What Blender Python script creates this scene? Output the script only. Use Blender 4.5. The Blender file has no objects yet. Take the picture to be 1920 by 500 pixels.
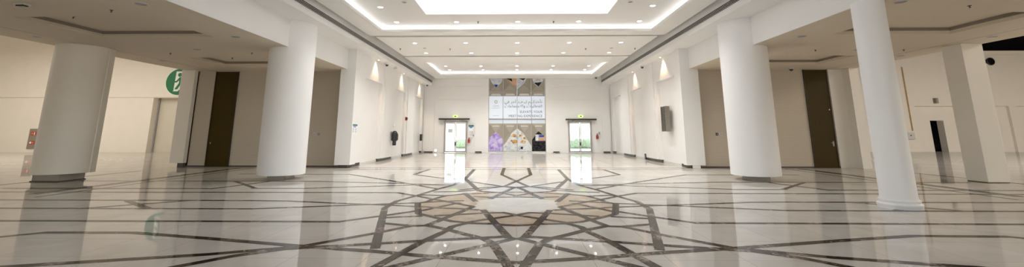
import bpy, bmesh, math, random
from mathutils import Vector
random.seed(7)
SC = bpy.context.scene
COL = SC.collection
PI = math.pi

# ------------------------------------------------------------------ materials
def nt(name):
    m = bpy.data.materials.new(name); m.use_nodes = True
    n = m.node_tree; n.nodes.clear()
    o = n.nodes.new('ShaderNodeOutputMaterial')
    return m, n, o
def principled(n, o, col, rough=.5, metal=0., coat=0., spec=.5):
    b = n.nodes.new('ShaderNodeBsdfPrincipled')
    b.inputs['Base Color'].default_value = (*col, 1)
    b.inputs['Roughness'].default_value = rough
    b.inputs['Metallic'].default_value = metal
    b.inputs['Coat Weight'].default_value = coat
    b.inputs['Specular IOR Level'].default_value = spec
    n.links.new(b.outputs[0], o.inputs[0])
    return b
def coords(n, scale=(1, 1, 1)):
    t = n.nodes.new('ShaderNodeTexCoord'); m = n.nodes.new('ShaderNodeMapping')
    m.inputs['Scale'].default_value = scale
    n.links.new(t.outputs['Object'], m.inputs[0])
    return m.outputs[0]
def noise(n, vec, scale, detail=3, dist=0.):
    t = n.nodes.new('ShaderNodeTexNoise')
    t.inputs['Scale'].default_value = scale; t.inputs['Detail'].default_value = detail
    t.inputs['Distortion'].default_value = dist
    n.links.new(vec, t.inputs['Vector'])
    return t.outputs[0]
def ramp(n, fac, stops):
    r = n.nodes.new('ShaderNodeValToRGB')
    els = r.color_ramp.elements
    while len(els) < len(stops): els.new(.5)
    for e, (p, c) in zip(els, stops):
        e.position = p; e.color = (*c, 1)
    n.links.new(fac, r.inputs[0])
    return r.outputs[0]
def paint(name, col, rough=.55, var=.03, metal=0., spec=.5):
    m, n, o = nt(name); b = principled(n, o, col, rough, metal, spec=spec)
    f = noise(n, coords(n), 1.3, 4)
    lo = tuple(max(0, c*(1-var)) for c in col); hi = tuple(min(1, c*(1+var)) for c in col)
    n.links.new(ramp(n, f, [(.3, lo), (.7, hi)]), b.inputs['Base Color'])
    return m
def emis(name, col, s):
    m, n, o = nt(name)
    e = n.nodes.new('ShaderNodeEmission'); e.inputs[0].default_value = (*col, 1); e.inputs[1].default_value = s
    n.links.new(e.outputs[0], o.inputs[0]); return m

M = {}
M['white'] = paint('white wall paint', (.80, .79, .775), .6, .012)
M['ceil'] = paint('ceiling paint', (.77, .755, .73), .7, .01)
M['cream'] = paint('cream wall paint', (.80, .76, .69), .6, .015)
M['column'] = paint('column plaster', (.82, .81, .80), .5, .01)
M['soffit'] = paint('shaded side ceiling paint', (.645, .57, .46), .75, .01)  # dimness of the under-lit side bays is put into this colour
M['plinth'] = paint('dark plinth', (.085, .07, .06), .55, .2)
M['plinth_light'] = paint('grey stone plinth', (.38, .345, .295), .4, .12)
M['door_brown'] = paint('dark brown laminate', (.048, .030, .001), .5, .1, spec=.2)
M['frame_dark'] = paint('dark bronze', (.025, .018, .013), .4, .1)
M['steel'] = paint('brushed steel', (.62, .60, .58), .25, .05, 1.0)
M['grey'] = paint('grey plastic', (.33, .32, .33), .5, .05)
M['lgrey'] = paint('light grey plastic', (.62, .61, .59), .5, .04)
M['frame_bronze'] = paint('aged beige frame', (.22, .195, .15), .4, .15)
M['doormetal'] = paint('rose grey door metal', (.40, .36, .34), .35, .05)
M['mullion'] = paint('grey mullion', (.36, .34, .32), .35, .05)
M['black'] = paint('black plastic', (.012, .012, .013), .35, .1)
M['blackmat'] = paint('black paint', (.006, .006, .006), .95, .2, spec=.1)
M['red'] = paint('red lacquer', (.45, .03, .02), .3, .06)
M['darkred'] = paint('dark red plastic', (.16, .012, .01), .4, .06)
M['green'] = paint('sign green', (.0, .155, .055), .4, .06)
M['signwhite'] = paint('sign white', (.80, .84, .78), .4, .02)
M['paper'] = paint('paper', (.86, .87, .88), .6, .02)
M['teal'] = paint('printed teal', (.03, .16, .20), .5, .05)
M['blue'] = paint('printed blue', (.03, .16, .45), .5, .05)
M['shutter'] = paint('shutter slats', (.66, .62, .53), .45, .03)
M['orange'] = paint('orange conduit', (.55, .34, .14), .6, .05)
M['taupe'] = None
M['led'] = emis('cove led', (.93, .96, 1), 4.2)
M['tray'] = emis('luminous ceiling', (.93, .965, 1), 1.55)
M['lampdisc'] = emis('downlight lens', (1, .98, .95), 12)
M['warmdisc'] = emis('warm lens', (1, .72, .45), 9)
M['exitglow'] = emis('exit lens', (.62, .86, .25), 1.0)
M['smallglow'] = emis('guide light lens', (.95, .95, 1), 3)

def polished(n, o, gloss, rough, ior=1.5):
    """diffuse stone under a thin polish whose mirror share is a fraction of the Fresnel term"""
    d = n.nodes.new('ShaderNodeBsdfDiffuse'); g = n.nodes.new('ShaderNodeBsdfGlossy'); g.inputs['Roughness'].default_value = rough
    fr = n.nodes.new('ShaderNodeFresnel'); fr.inputs[0].default_value = ior
    k = n.nodes.new('ShaderNodeMath'); k.operation = 'MULTIPLY'; k.inputs[1].default_value = gloss
    mx = n.nodes.new('ShaderNodeMixShader')
    n.links.new(fr.outputs[0], k.inputs[0]); n.links.new(k.outputs[0], mx.inputs[0])
    n.links.new(d.outputs[0], mx.inputs[1]); n.links.new(g.outputs[0], mx.inputs[2]); n.links.new(mx.outputs[0], o.inputs[0])
    return d, g
def marble(name, stops, rough=.07, scale=3., gloss=.6):
    m, n, o = nt(name); d, g = polished(n, o, gloss, rough, 1.65)
    v = coords(n)
    f1 = noise(n, v, scale, 8, .9)
    f2 = noise(n, v, scale*6, 6, 1.2)
    mx = n.nodes.new('ShaderNodeMath'); mx.operation = 'MULTIPLY_ADD'
    n.links.new(f2, mx.inputs[0]); mx.inputs[1].default_value = .6
    n.links.new(f1, mx.inputs[2])
    n.links.new(ramp(n, mx.outputs[0], stops), d.inputs[0])
    return m
M['dark_marble'] = marble('dark emperador marble', [(.55, (.022, .015, .012)), (.80, (.055, .04, .032)), (.90, (.13, .10, .08)), (.99, (.36, .30, .26))], .06, 2.2, .72)
M['tan_marble'] = marble('tan marble', [(.5, (.50, .385, .275)), (.8, (.57, .455, .34)), (1, (.66, .56, .45))], .05, 1.6, .85)
M['pale_marble'] = marble('pale marble', [(.5, (.70, .635, .54)), (.8, (.74, .68, .585)), (1, (.78, .73, .67))], .04, 1.2, .85)

def floor_mat():
    m, n, o = nt('polished cream marble tiles'); d, g = polished(n, o, .9, .032, 1.95)
    v = coords(n)
    f1 = noise(n, v, .9, 8, 1.2)
    base = ramp(n, f1, [(.25, (.64, .60, .545)), (.5, (.71, .67, .615)), (.8, (.77, .74, .70))])
    br = n.nodes.new('ShaderNodeTexBrick')
    br.offset = 0; br.inputs['Scale'].default_value = 1.0
    br.inputs['Mortar Size'].default_value = .003
    br.inputs['Mortar Smooth'].default_value = 0
    br.inputs['Brick Width'].default_value = .92; br.inputs['Row Height'].default_value = .92
    br.inputs['Color1'].default_value = (1, 1, 1, 1); br.inputs['Color2'].default_value = (.94, .935, .93, 1)
    br.inputs['Mortar'].default_value = (.55, .50, .46, 1)
    n.links.new(v, br.inputs['Vector'])
    mx = n.nodes.new('ShaderNodeMix'); mx.data_type = 'RGBA'; mx.blend_type = 'MULTIPLY'
    mx.inputs[0].default_value = 1
    n.links.new(base, mx.inputs[6]); n.links.new(br.outputs[0], mx.inputs[7])
    n.links.new(mx.outputs[2], d.inputs[0])
    nz = noise(n, v, .8, 2)
    bp = n.nodes.new('ShaderNodeBump'); bp.inputs['Strength'].default_value = .008; bp.inputs['Distance'].default_value = .02
    n.links.new(nz, bp.inputs['Height']); n.links.new(bp.outputs[0], g.inputs['Normal'])
    return m
M['floor'] = floor_mat()

def pattern_wall_mat():
    m, n, o = nt('woven wall covering'); p = principled(n, o, (.6, .53, .45), .7)
    v = coords(n, (1, 1, 1))
    # hexagonal weave: x/z plane bricks
    mp = n.nodes.new('ShaderNodeSeparateXYZ'); n.links.new(v, mp.inputs[0])
    cb = n.nodes.new('ShaderNodeCombineXYZ')
    n.links.new(mp.outputs[0], cb.inputs[0]); n.links.new(mp.outputs[2], cb.inputs[1])
    br = n.nodes.new('ShaderNodeTexBrick'); br.offset = .5
    br.inputs['Scale'].default_value = 1
    br.inputs['Brick Width'].default_value = .13; br.inputs['Row Height'].default_value = .06
    br.inputs['Mortar Size'].default_value = .012; br.inputs['Mortar Smooth'].default_value = .6
    br.inputs['Color1'].default_value = (.545, .48, .395, 1); br.inputs['Color2'].default_value = (.56, .495, .41, 1)
    br.inputs['Mortar'].default_value = (.49, .43, .345, 1)
    n.links.new(cb.outputs[0], br.inputs['Vector'])
    n.links.new(br.outputs[0], p.inputs['Base Color'])
    bp = n.nodes.new('ShaderNodeBump'); bp.inputs['Strength'].default_value = .3; bp.inputs['Distance'].default_value = .006
    bp.invert = True
    n.links.new(br.outputs[1], bp.inputs['Height']); n.links.new(bp.outputs[0], p.inputs['Normal'])
    return m
M['weave'] = pattern_wall_mat()

def vinyl(name, col, var=.04, stops=None, scale=2, trans=.5):
    """printed window film: part diffuse, part translucent"""
    m, n, o = nt(name)
    d = n.nodes.new('ShaderNodeBsdfDiffuse'); t = n.nodes.new('ShaderNodeBsdfTranslucent')
    mx = n.nodes.new('ShaderNodeMixShader'); mx.inputs[0].default_value = trans
    v = coords(n)
    f = noise(n, v, scale, 4, .6)
    if stops is None:
        stops = [(.3, tuple(c*(1-var) for c in col)), (.7, tuple(min(1, c*(1+var)) for c in col))]
    c = ramp(n, f, stops)
    n.links.new(c, d.inputs[0]); n.links.new(c, t.inputs[0])
    n.links.new(d.outputs[0], mx.inputs[1]); n.links.new(t.outputs[0], mx.inputs[2])
    n.links.new(mx.outputs[0], o.inputs[0])
    return m
M['taupe'] = vinyl('taupe window film', (.40, .36, .30), .03, trans=.12)
M['taupe_l'] = vinyl('light taupe window film', (.45, .41, .35), .03, trans=.12)
M['taupe_d'] = vinyl('dark taupe window film', (.365, .325, .27), .03, trans=.12)
M['whitefilm'] = vinyl('white window film', (.92, .92, .93), .01, trans=.55)
M['clearfilm'] = vinyl('frosted window film', (.84, .85, .87), .01, trans=.5)
M['purple'] = vinyl('purple photo print', (.5, .4, .8), 0, [(.25, (.20, .10, .40)), (.42, (.42, .30, .72)), (.55, (.62, .55, .85)), (.72, (.80, .72, .92))], 3.2, .15)
M['food'] = vinyl('food photo print', (.8, .8, .8), 0, [(.3, (.33, .35, .38)), (.43, (.68, .70, .72)), (.6, (.82, .83, .82)), (.75, (.70, .72, .70))], 4.2, .15)
M['foodgold'] = vinyl('golden food print', (.7, .5, .2), 0, [(.35, (.30, .12, .05)), (.5, (.66, .42, .16)), (.7, (.80, .66, .38))], 7, .15)
M['darkphoto'] = vinyl('dark photo print', (.05, .05, .05), 0, [(.4, (.015, .015, .018)), (.65, (.06, .06, .06)), (.8, (.16, .15, .14))], 6, .1)
M['bluephoto'] = vinyl('blue photo print', (.7, .75, .85), 0, [(.35, (.55, .60, .70)), (.6, (.80, .82, .86))], 5, .15)
M['deepblue'] = vinyl('blue print', (.03, .08, .45), .2, trans=.1)
M['skin'] = vinyl('peach photo print', (.65, .42, .28), .15, trans=.15)
M['greytext'] = paint('grey lettering', (.16, .15, .145), .6)
M['palegold'] = paint('pale gold lettering', (.50, .53, .40), .6)
M['palegrey'] = paint('pale grey lettering', (.55, .56, .58), .6)

def glass_mat():
    m, n, o = nt('clear door glass')
    g = n.nodes.new('ShaderNodeBsdfGlossy'); g.inputs['Roughness'].default_value = .01
    t = n.nodes.new('ShaderNodeBsdfTransparent'); t.inputs[0].default_value = (.93, .95, .95, 1)
    fr = n.nodes.new('ShaderNodeFresnel'); fr.inputs[0].default_value = 1.45
    mx = n.nodes.new('ShaderNodeMixShader')
    n.links.new(fr.outputs[0], mx.inputs[0]); n.links.new(t.outputs[0], mx.inputs[1]); n.links.new(g.outputs[0], mx.inputs[2])
    n.links.new(mx.outputs[0], o.inputs[0]); return m
M['glass'] = glass_mat()
M['paving'] = paint('outdoor paving', (.70, .68, .64), .8, .05)
def leaf_mat():
    m, n, o = nt('hedge leaves'); p = principled(n, o, (.2, .4, .08), .6)
    n.links.new(ramp(n, noise(n, coords(n), 9, 3), [(.3, (.20, .27, .13)), (.7, (.42, .50, .30))]), p.inputs['Base Color']); return m
M['leaf'] = leaf_mat()
def mosaic_mat():
    m, n, o = nt('mosaic artwork'); p = principled(n, o, (.2, .17, .12), .5)
    t = n.nodes.new('ShaderNodeTexVoronoi'); t.inputs['Scale'].default_value = 14
    n.links.new(coords(n), t.inputs['Vector'])
    n.links.new(ramp(n, t.outputs[0], [(.1, (.16, .13, .09)), (.45, (.06, .05, .036)), (.8, (.02, .018, .015))]), p.inputs['Base Color']); return m
M['mosaic'] = mosaic_mat()

# ------------------------------------------------------------------ mesh helpers
class B:
    def __init__(s): s.bm = bmesh.new()
    def box(s, x0, x1, y0, y1, z0, z1):
        vs = [s.bm.verts.new((x, y, z)) for z in (z0, z1) for y in (y0, y1) for x in (x0, x1)]
        for f in ((0, 2, 3, 1), (4, 5, 7, 6), (0, 1, 5, 4), (2, 6, 7, 3), (0, 4, 6, 2), (1, 3, 7, 5)):
            s.bm.faces.new([vs[i] for i in f])
        return s
    def prism(s, pts, z0, z1):
        """pts (x, y) outline extruded in z"""
        n = len(pts)
        a = [s.bm.verts.new((x, y, z0)) for x, y in pts]; b = [s.bm.verts.new((x, y, z1)) for x, y in pts]
        s.bm.faces.new(list(reversed(a))); s.bm.faces.new(b)
        for i in range(n): s.bm.faces.new((a[i], a[(i+1) % n], b[(i+1) % n], b[i]))
        return s
    def plate(s, pts, y, t=.01):
        """pts (x, z) outline in a wall plane facing -y, thickness t towards the viewer"""
        n = len(pts)
        a = [s.bm.verts.new((x, y-t, z)) for x, z in pts]; b = [s.bm.verts.new((x, y, z)) for x, z in pts]
        s.bm.faces.new(a); s.bm.faces.new(list(reversed(b)))
        for i in range(n): s.bm.faces.new((a[i], b[i], b[(i+1) % n], a[(i+1) % n]))
        return s
    def lathe(s, prof, cx=0, cy=0, n=64, axis='z', cap=True):
        """prof list of (r, h)"""
        rings = []
        for r, h in prof:
            ring = []
            for i in range(n):
                t = 2*PI*i/n; a, b = r*math.cos(t), r*math.sin(t)
                if axis == 'z': p = (cx+a, cy+b, h)
                elif axis == 'y': p = (cx+a, h, cy+b)
                else: p = (h, cx+a, cy+b)
                ring.append(s.bm.verts.new(p))
            rings.append(ring)
        for r0, r1 in zip(rings, rings[1:]):
            for i in range(n):
                s.bm.faces.new((r0[i], r0[(i+1) % n], r1[(i+1) % n], r1[i]))
        if cap:
            s.bm.faces.new(rings[0]); s.bm.faces.new(rings[-1])
        return s
    def tube(s, pts, r, n=10):
        pts = [Vector(p) for p in pts]; prev = None; rings = []
        for i, p in enumerate(pts):
            d = (pts[min(i+1, len(pts)-1)]-pts[max(i-1, 0)]).normalized()
            up = Vector((0, 0, 1)) if abs(d.z) < .9 else Vector((1, 0, 0))
            u = d.cross(up).normalized(); w = d.cross(u).normalized()
            rings.append([s.bm.verts.new(p+u*r*math.cos(2*PI*k/n)+w*r*math.sin(2*PI*k/n)) for k in range(n)])
        for a, b in zip(rings, rings[1:]):
            for k in range(n): s.bm.faces.new((a[k], a[(k+1) % n], b[(k+1) % n], b[k]))
        s.bm.faces.new(rings[0]); s.bm.faces.new(rings[-1])
        return s
    def build(s, name, mat, parent=None, loc=None, smooth=False, bevel=0, kind=None, label=None, cat=None, group=None):
        bm = s.bm
        bmesh.ops.recalc_face_normals(bm, faces=bm.faces)
        if name == 'floor_inlay_bands':
            bm.normal_update()
            bmesh.ops.reverse_faces(bm, faces=[f for f in bm.faces if f.normal.z < 0])
        if bevel:
            bmesh.ops.bevel(bm, geom=[e for e in bm.edges if len(e.link_faces) == 2 and e.calc_face_angle(0) > .6],
                            offset=bevel, segments=2, affect='EDGES', profile=.5)
        me = bpy.data.meshes.new(name)
        base = Vector((0, 0, 0))
        if parent is None and loc is None and kind != 'structure':
            xs = [v.co for v in bm.verts]
            base = Vector(((min(c.x for c in xs)+max(c.x for c in xs))/2, (min(c.y for c in xs)+max(c.y for c in xs))/2, min(c.z for c in xs)))
            bmesh.ops.translate(bm, verts=bm.verts, vec=-base)
        bm.to_mesh(me); bm.free()
        if smooth:
            me.polygons.foreach_set('use_smooth', [True]*len(me.polygons))
            try: me.set_sharp_from_angle(angle=math.radians(35))
            except Exception: pass
        me.materials.append(M[mat])
        o = bpy.data.objects.new(name, me); COL.objects.link(o)
        if parent: o.parent = parent
        if loc is not None: o.location = loc
        elif parent is None: o.location = base
        if kind: o['kind'] = kind
        if label: o['label'] = label
        if cat: o['category'] = cat
        if group: o['group'] = group
        return o
def thing(name, label, cat, loc, rz=0, group=None):
    o = bpy.data.objects.new(name, None); COL.objects.link(o)
    o.empty_display_size = .1
    o.location = loc; o.rotation_euler = (0, 0, rz); o['label'] = label; o['category'] = cat
    if group: o['group'] = group
    return o
def struct(name, b, mat, parent=None, **k):
    return b.build(name, mat, parent, kind=None if parent else 'structure', **k)
def copy_tree(root, loc, label=None, group=None, rz=None):
    r = root.copy(); COL.objects.link(r); r.location = loc
    if rz is not None: r.rotation_euler = (0, 0, rz)
    if label: r['label'] = label
    if group: r['group'] = group
    for ch in list(root.children):
        c = ch.copy(); COL.objects.link(c); c.parent = r
        for g in list(ch.children):
            d = g.copy(); COL.objects.link(d); d.parent = c
    return r
ORD = ['first', 'second', 'third', 'fourth', 'fifth', 'sixth', 'seventh']
def text(name, body, size, loc, mat, parent, align='RIGHT', rot=(PI/2, 0, 0), sx=1.):
    cu = bpy.data.curves.new(name, 'FONT'); cu.body = body; cu.size = size; cu.align_x = align
    cu.extrude = .003; cu.materials.append(M[mat])
    o = bpy.data.objects.new(name, cu); COL.objects.link(o)
    o.location = loc; o.rotation_euler = rot; o.scale = (sx, 1, 1); o.parent = parent
    return o

# ------------------------------------------------------------------ key dimensions
ZS = 4.37        # side ceiling
ZC = 5.31        # cornice soffit
ZR = 5.85        # ceiling rafts
XL, XR = -7.69, 7.85      # fascia planes
YB = 34.16       # end wall
YN = -12.0       # wall behind the camera

# ------------------------------------------------------------------ floor
b = B().box(-50, 50, YN-.4, 38.0, -.12, 0)
struct('floor', b, 'floor')
BANDS = [
 [(-2.69, 9.07), (-1.87, 5.96)],
 [(-2.69, 9.07), (-2.69, 9.94), (-2.42, 10.9), (-2.14, 12.07), (-1.86, 12.95), (-1.71, 14.74), (-1.77, 18.5)],
 [(-1.71, 14.74), (-.98, 11.68)],
 [(-14.3, 9.98), (-5.95, 9.98), (-5.15, 9.93), (-3.35, 9.53), (-2.8, 9.43), (-2.08, 9.25)],
 [(-14.3, 8.89), (-5.33, 8.92), (-3.41, 9.42), (-2.57, 9.63), (-2.11, 9.74), (-1.81, 9.88), (-1.19, 10.06)],
 [(-14.3, 7.66), (-3.06, 7.69), (-2.46, 8.25), (-1.94, 8.78)],
 [(-1.88, 8.75), (-1.38, 9.55), (-1.23, 9.75)],
 [(-2.41, 8.05), (-1.73, 8.23)],
 [(-2.26, 7.57), (-1.73, 7.38), (-1.5, 7.4), (-1.37, 7.74), (-1.3, 7.98), (-1.07, 8.68), (-.89, 9.27)],
 [(-2.9, 6.07), (-2.19, 6.81), (-1.73, 7.38)],
 [(-2.46, 10.8), (-1.91, 10.22), (-1.59, 9.97), (-1.2, 9.54), (-.89, 9.27)],
 [(-2.15, 9.66), (-1.86, 8.46)],
 [(-2.15, 9.66), (-1.98, 9.91), (-1.92, 10.3), (-1.73, 10.81), (-1.31, 11.12)],
 [(-1.86, 8.46), (-1.39, 8.0), (-1.11, 7.75), (-.86, 7.66), (-.52, 7.94), (0, 8.34)],
 [(-1.99, 9.25), (-1.51, 9.07), (-1.18, 9.01), (-.74, 8.87)],
 [(-1.52, 8.25), (-1.17, 8.35), (-.68, 8.51), (-.25, 8.6), (0, 8.34)],
 [(-.67, 8.9), (-.11, 6.58)],
 [(-1.45, 7.39), (-1.13, 7.15), (-.75, 6.78), (-.48, 6.54), (-.33, 6.28), (-.12, 5.36), (0, 4.8)],
 [(-1.11, 7.0), (-1.05, 7.34), (-.85, 7.61), (-.4, 7.56), (-.2, 7.47), (0, 7.44)],
 [(-1.85, 4.2), (-1.34, 6.29), (-1.11, 7.0)],
 [(-2.5, 4.15), (-1.77, 4.85), (-1.08, 5.53), (-.42, 6.17), (0, 6.58)],
 [(-7.75, 6.4), (-7.26, 6.8), (-5.9, 6.82), (-4.44, 6.47), (-3.01, 6.1), (-1.89, 5.85), (-.99, 5.6), (0, 5.38)],
 [(-4.9, 4.1), (-4.01, 5.02), (-3.52, 5.6), (-3.06, 5.94), (-2.38, 6.11), (-1.37, 6.38), (-.15, 6.67)],
 [(-8.0, 4.5), (-5.95, 5.09), (-3.87, 5.67), (-2.9, 6.07)],
 [(-6.9, 18.5), (0, 18.5)],
 [(-3.79, 16.22), (-3.66, 18.48)],
 [(-3.79, 16.22), (-2.63, 15.02), (-1.93, 14.65)],
 [(-10.34, 16.26), (-6.21, 16.26), (-5.48, 15.55), (-3.4, 13.46), (-2.14, 12.07)],
 [(-14.0, 13.9), (-6.45, 13.9), (-4.78, 13.6), (-3.42, 13.35), (-1.86, 12.95)],
 [(-7.35, 12.14), (-5.9, 12.14), (-4.42, 12.57), (-2.95, 12.99), (-1.86, 13.02)],
 [(-14.0, 11.3), (-3.05, 11.34), (-2.46, 10.8)],
 [(-8.91, 13.83), (-7.25, 12.16)],
 [(-8.82, 9.92), (-7.48, 8.93)],
 [(-8.79, 8.95), (-8.23, 9.37), (-7.42, 9.94)],
 [(-14.3, 12.05), (-8.38, 12.05), (-8.05, 12.96), (-7.81, 13.83)],
 [(-.53, 19.2), (-.53, 16.17), (0, 14.01), (-.35, 12.68), (-.81, 12.48), (-1.53, 11.9)],
 [(-1.46, 13.91), (-.47, 12.77), (0, 12.29)],
 [(-1.53, 11.6), (-1.0, 11.93), (-.35, 12.68), (0, 12.53)],
 [(0, 12.47), (-.15, 12.12), (-.61, 10.29)],
 [(-1.32, 11.27), (-.9, 9.91)],
 [(-1.31, 11.12), (-.42, 11.44), (0, 11.52)],
 [(-1.04, 10.69), (-.49, 10.56), (0, 10.63)],
 [(-2.16, 11.48), (-1.53, 11.6)],
 [(-2.46, 10.8), (-2.27, 10.95), (-1.73, 10.81)],
 [(-.98, 11.68), (-.44, 11.41), (0, 10.84)],
 [(-9.3, 19.3), (9.3, 19.3)],
 [(-15.25, 17.6), (-15.25, 6.0)],
]
BW = .135
def ribbon(bb, pts, w, z, s=1):
    pts = [Vector((s*x, y)) for x, y in pts]
    n = len(pts); Lp, Rp = [], []
    for i in range(n):
        ds = []
        if i > 0: ds.append((pts[i]-pts[i-1]).normalized())
        if i < n-1: ds.append((pts[i+1]-pts[i]).normalized())
        if len(ds) == 2:
            nn = [Vector((-d.y, d.x)) for d in ds]; m = (nn[0]+nn[1])
            if m.length < .2: m = nn[0]
            m.normalize(); k = min(1/max(.35, m.dot(nn[0])), 1.6)
        else:
            m = Vector((-ds[0].y, ds[0].x)); k = 1
        Lp.append(pts[i]+m*w/2*k); Rp.append(pts[i]-m*w/2*k)
    lv = [bb.bm.verts.new((p.x, p.y, z)) for p in Lp]; rv = [bb.bm.verts.new((p.x, p.y, z)) for p in Rp]
    for i in range(n-1):
        bb.bm.faces.new((lv[i], lv[i+1], rv[i+1], rv[i]))
ib = B(); zz = .0016
for pts in BANDS:
    for s in (-1, 1):
        ribbon(ib, pts, BW, zz, s); zz += .000012
for s in (-1, 1):
    ribbon(ib, [(-12.15, 10.9), (-12.15, 19.0)], .30, zz, s); zz += .000012
    ribbon(ib, [(-11.5, 10.4), (-11.5, 19.0)], .08, zz, s); zz += .000012
struct('floor_inlay_bands', ib, 'dark_marble')
TAN = [(0, 7.44), (-.4, 7.54), (-.85, 7.61), (-1.11, 7.75), (-1.39, 8.0), (-1.86, 8.46), (-2.15, 9.66), (-1.98, 9.91), (-1.92, 10.3), (-1.73, 10.81), (-1.31, 11.12), (-.98, 11.5), (-.46, 11.6), (0, 11.55)]
MID = [(0, 8.34), (-.25, 8.6), (-.66, 8.9), (-.9, 8.95), (-.89, 9.27), (-.84, 9.6), (-.95, 10.05), (-.67, 10.25), (-.48, 10.5), (0, 10.63)]
def sym(p): return p + [(-x, y) for x, y in reversed(p) if x != 0]
tb = B().prism(sym(TAN), .0002, .0006)
struct('floor_inlay_rosette', tb, 'tan_marble')
tb = B().prism(sym(MID), .0006, .0011)
struct('floor_inlay_star', tb, 'pale_marble')

# ------------------------------------------------------------------ hall ceiling
def frame_box(bb, X0, X1, Y0, Y1, x0, x1, y0, y1, z0, z1):
    """flat ring: outer X0..X1/Y0..Y1 with opening x0..x1/y0..y1"""
    bb.box(X0, X1, Y0, y0, z0, z1); bb.box(X0, X1, y1, Y1, z0, z1)
    bb.box(X0, x0, y0, y1, z0, z1); bb.box(x1, X1, y0, y1, z0, z1)
struct('ceiling', B().box(-7.0, 7.2, YN, YB+.5, 6.5, 6.62), 'ceil')
def raft(y0, y1, x=6.62, op=None, name='ceiling_panel'):
    bb = B()
    if op is None:
        bb.box(-x, x+.03, y0, y1, ZR, ZR+.12)
        return struct(name, bb, 'ceil')
    ox, oy0, oy1 = op
    frame_box(bb, -x, x+.03, y0, y1, -ox, ox+.05, oy0, oy1, ZR, ZR+.06)          # flat border with lip
    g = .28
    frame_box(bb, -ox-g-.04, ox+g+.09, oy0-g-.04, oy1+g+.04, -ox-g, ox+g+.05, oy0-g, oy1+g, ZR+.06, ZR+.30)  # pocket walls
    bb.box(-ox-g-.04, ox+g+.09, oy0-g-.04, oy1+g+.04, ZR+.30, ZR+.36)             # pocket ceiling
    return struct(name, bb, 'ceil')
raft(18.98, 23.85, 6.45)
raft(24.2, YB, 6.5, (5.75, 26.2, 32.15))
raft(-1.0, 6.2, 6.62); raft(YN, -1.3, 6.62)
# main raft with cove and inner luminous tray
bb = B()
OX, OY0, OY1 = 5.85, 7.35, 18.0; g = .28
frame_box(bb, -6.65, 6.7, 6.45, 18.75, -OX, OX+.05, OY0, OY1, ZR, ZR+.06)
frame_box(bb, -OX-g-.04, OX+g+.09, OY0-g-.04, OY1+g+.04, -OX-g, OX+g+.05, OY0-g, OY1+g, ZR+.06, ZR+.32)
FX, FY0, FY1 = 4.44, 8.5, 16.92; IX, IY0, IY1 = 3.52, 9.4, 16.02
frame_box(bb, -OX-g, OX+g+.05, OY0-g, OY1+g, -IX, IX+.05, IY0, IY1, ZR+.30, ZR+.36)
struct('ceiling_panel', bb, 'ceil')
bb = B()
frame_box(bb, -FX, FX+.1, FY0, FY1, -IX, IX+.05, IY0, IY1, ZR+.22, ZR+.30)
struct('ceiling_inner_frame', bb, 'ceil')
bb = B()
frame_box(bb, -IX-.34, IX+.39, IY0-.34, IY1+.34, -IX-.3, IX+.35, IY0-.3, IY1+.3, ZR+.36, ZR+.58)
struct('ceiling_tray_rim', bb, 'ceil')
# lip trim around the two coves and the tray
bb = B()
for (x, y0, y1, z) in ((OX, OY0, OY1, ZR+.06), (5.75, 26.2, 32.15, ZR+.06)):
    frame_box(bb, -x-.03, x+.08, y0-.03, y1+.03, -x, x+.05, y0, y1, z, z+.05)
frame_box(bb, -IX-.03, IX+.08, IY0-.03, IY1+.03, -IX, IX+.05, IY0, IY1, ZR+.36, ZR+.42)
struct('trim_1', bb, 'white')
# luminous things in the ceiling
tray = B().box(-IX-.28, IX+.33, IY0-.28, IY1+.28, ZR+.54, ZR+.57).build('light_panel', 'tray',
    label='large luminous white ceiling panel inside the innermost recess above the marble star', cat='ceiling light')
def led(y0, y1, x, label, group=None):
    t = thing('cove_light', label, 'strip light', (0, (y0+y1)/2, ZR+.07))
    cy = (y0+y1)/2
    for (a, b_, c, d) in ((-x-.2, x+.25, y0-.2-cy, y0-.17-cy), (-x-.2, x+.25, y1+.17-cy, y1+.2-cy), (-x-.2, -x-.17, y0-.17-cy, y1+.17-cy), (x+.22, x+.25, y0-.17-cy, y1+.17-cy)):
        B().box(a, b_, c, d, 0, .02).build('led_strip', 'led', t)
    return t
led(OY0, OY1, OX, 'hidden white strip light glowing around the big ceiling recess over the star floor')
led(26.2, 32.15, 5.75, 'hidden white strip light around the small ceiling recess nearest the end wall')
# downlights
def make_downlight(label):
    t = thing('downlight', label, 'ceiling light', (0, 0, 0))
    B().lathe([(.115, .002), (.135, -.012), (.10, -.016), (.095, -.002)], n=28, cap=False).build('trim_ring', 'white', t, smooth=True)
    B().lathe([(.094, -.004), (.05, -.012)], n=24).build('lens', 'lampdisc', t)
    return t
def spot_light(x, y, z, w, col, size=math.radians(120), blend=.6, r=.09, tilt=0.):
    l = bpy.data.lights.new('downlight beam', 'SPOT'); l.energy = w; l.color = col
    l.spot_size = size; l.spot_blend = blend; l.shadow_soft_size = r
    o = bpy.data.objects.new('downlight_beam', l); COL.objects.link(o); o.location = (x, y, z); o.rotation_euler = (0, tilt, 0)
    return o
proto = None
rows = []
for y, nm in ((15.0, None),):
    pass
xs5 = (-4.96, -2.46, .07, 2.61, 5.12)
names5 = ['leftmost', 'second from the left', 'middle', 'second from the right', 'rightmost']
rows.append((17.45, ZR+.30, (-5.08, -2.52, .08, 2.66, 5.22), 'far side of big ceiling recess'))
rows.append((20.33, ZR, xs5, 'nearer row of middle ceiling panel'))
rows.append((23.0, ZR, xs5, 'farther row of middle ceiling panel'))
rows.append((29.55, ZR+.30, xs5, 'nearer row of small far recess'))
rows.append((31.35, ZR+.30, xs5, 'farther row of small far recess'))
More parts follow.
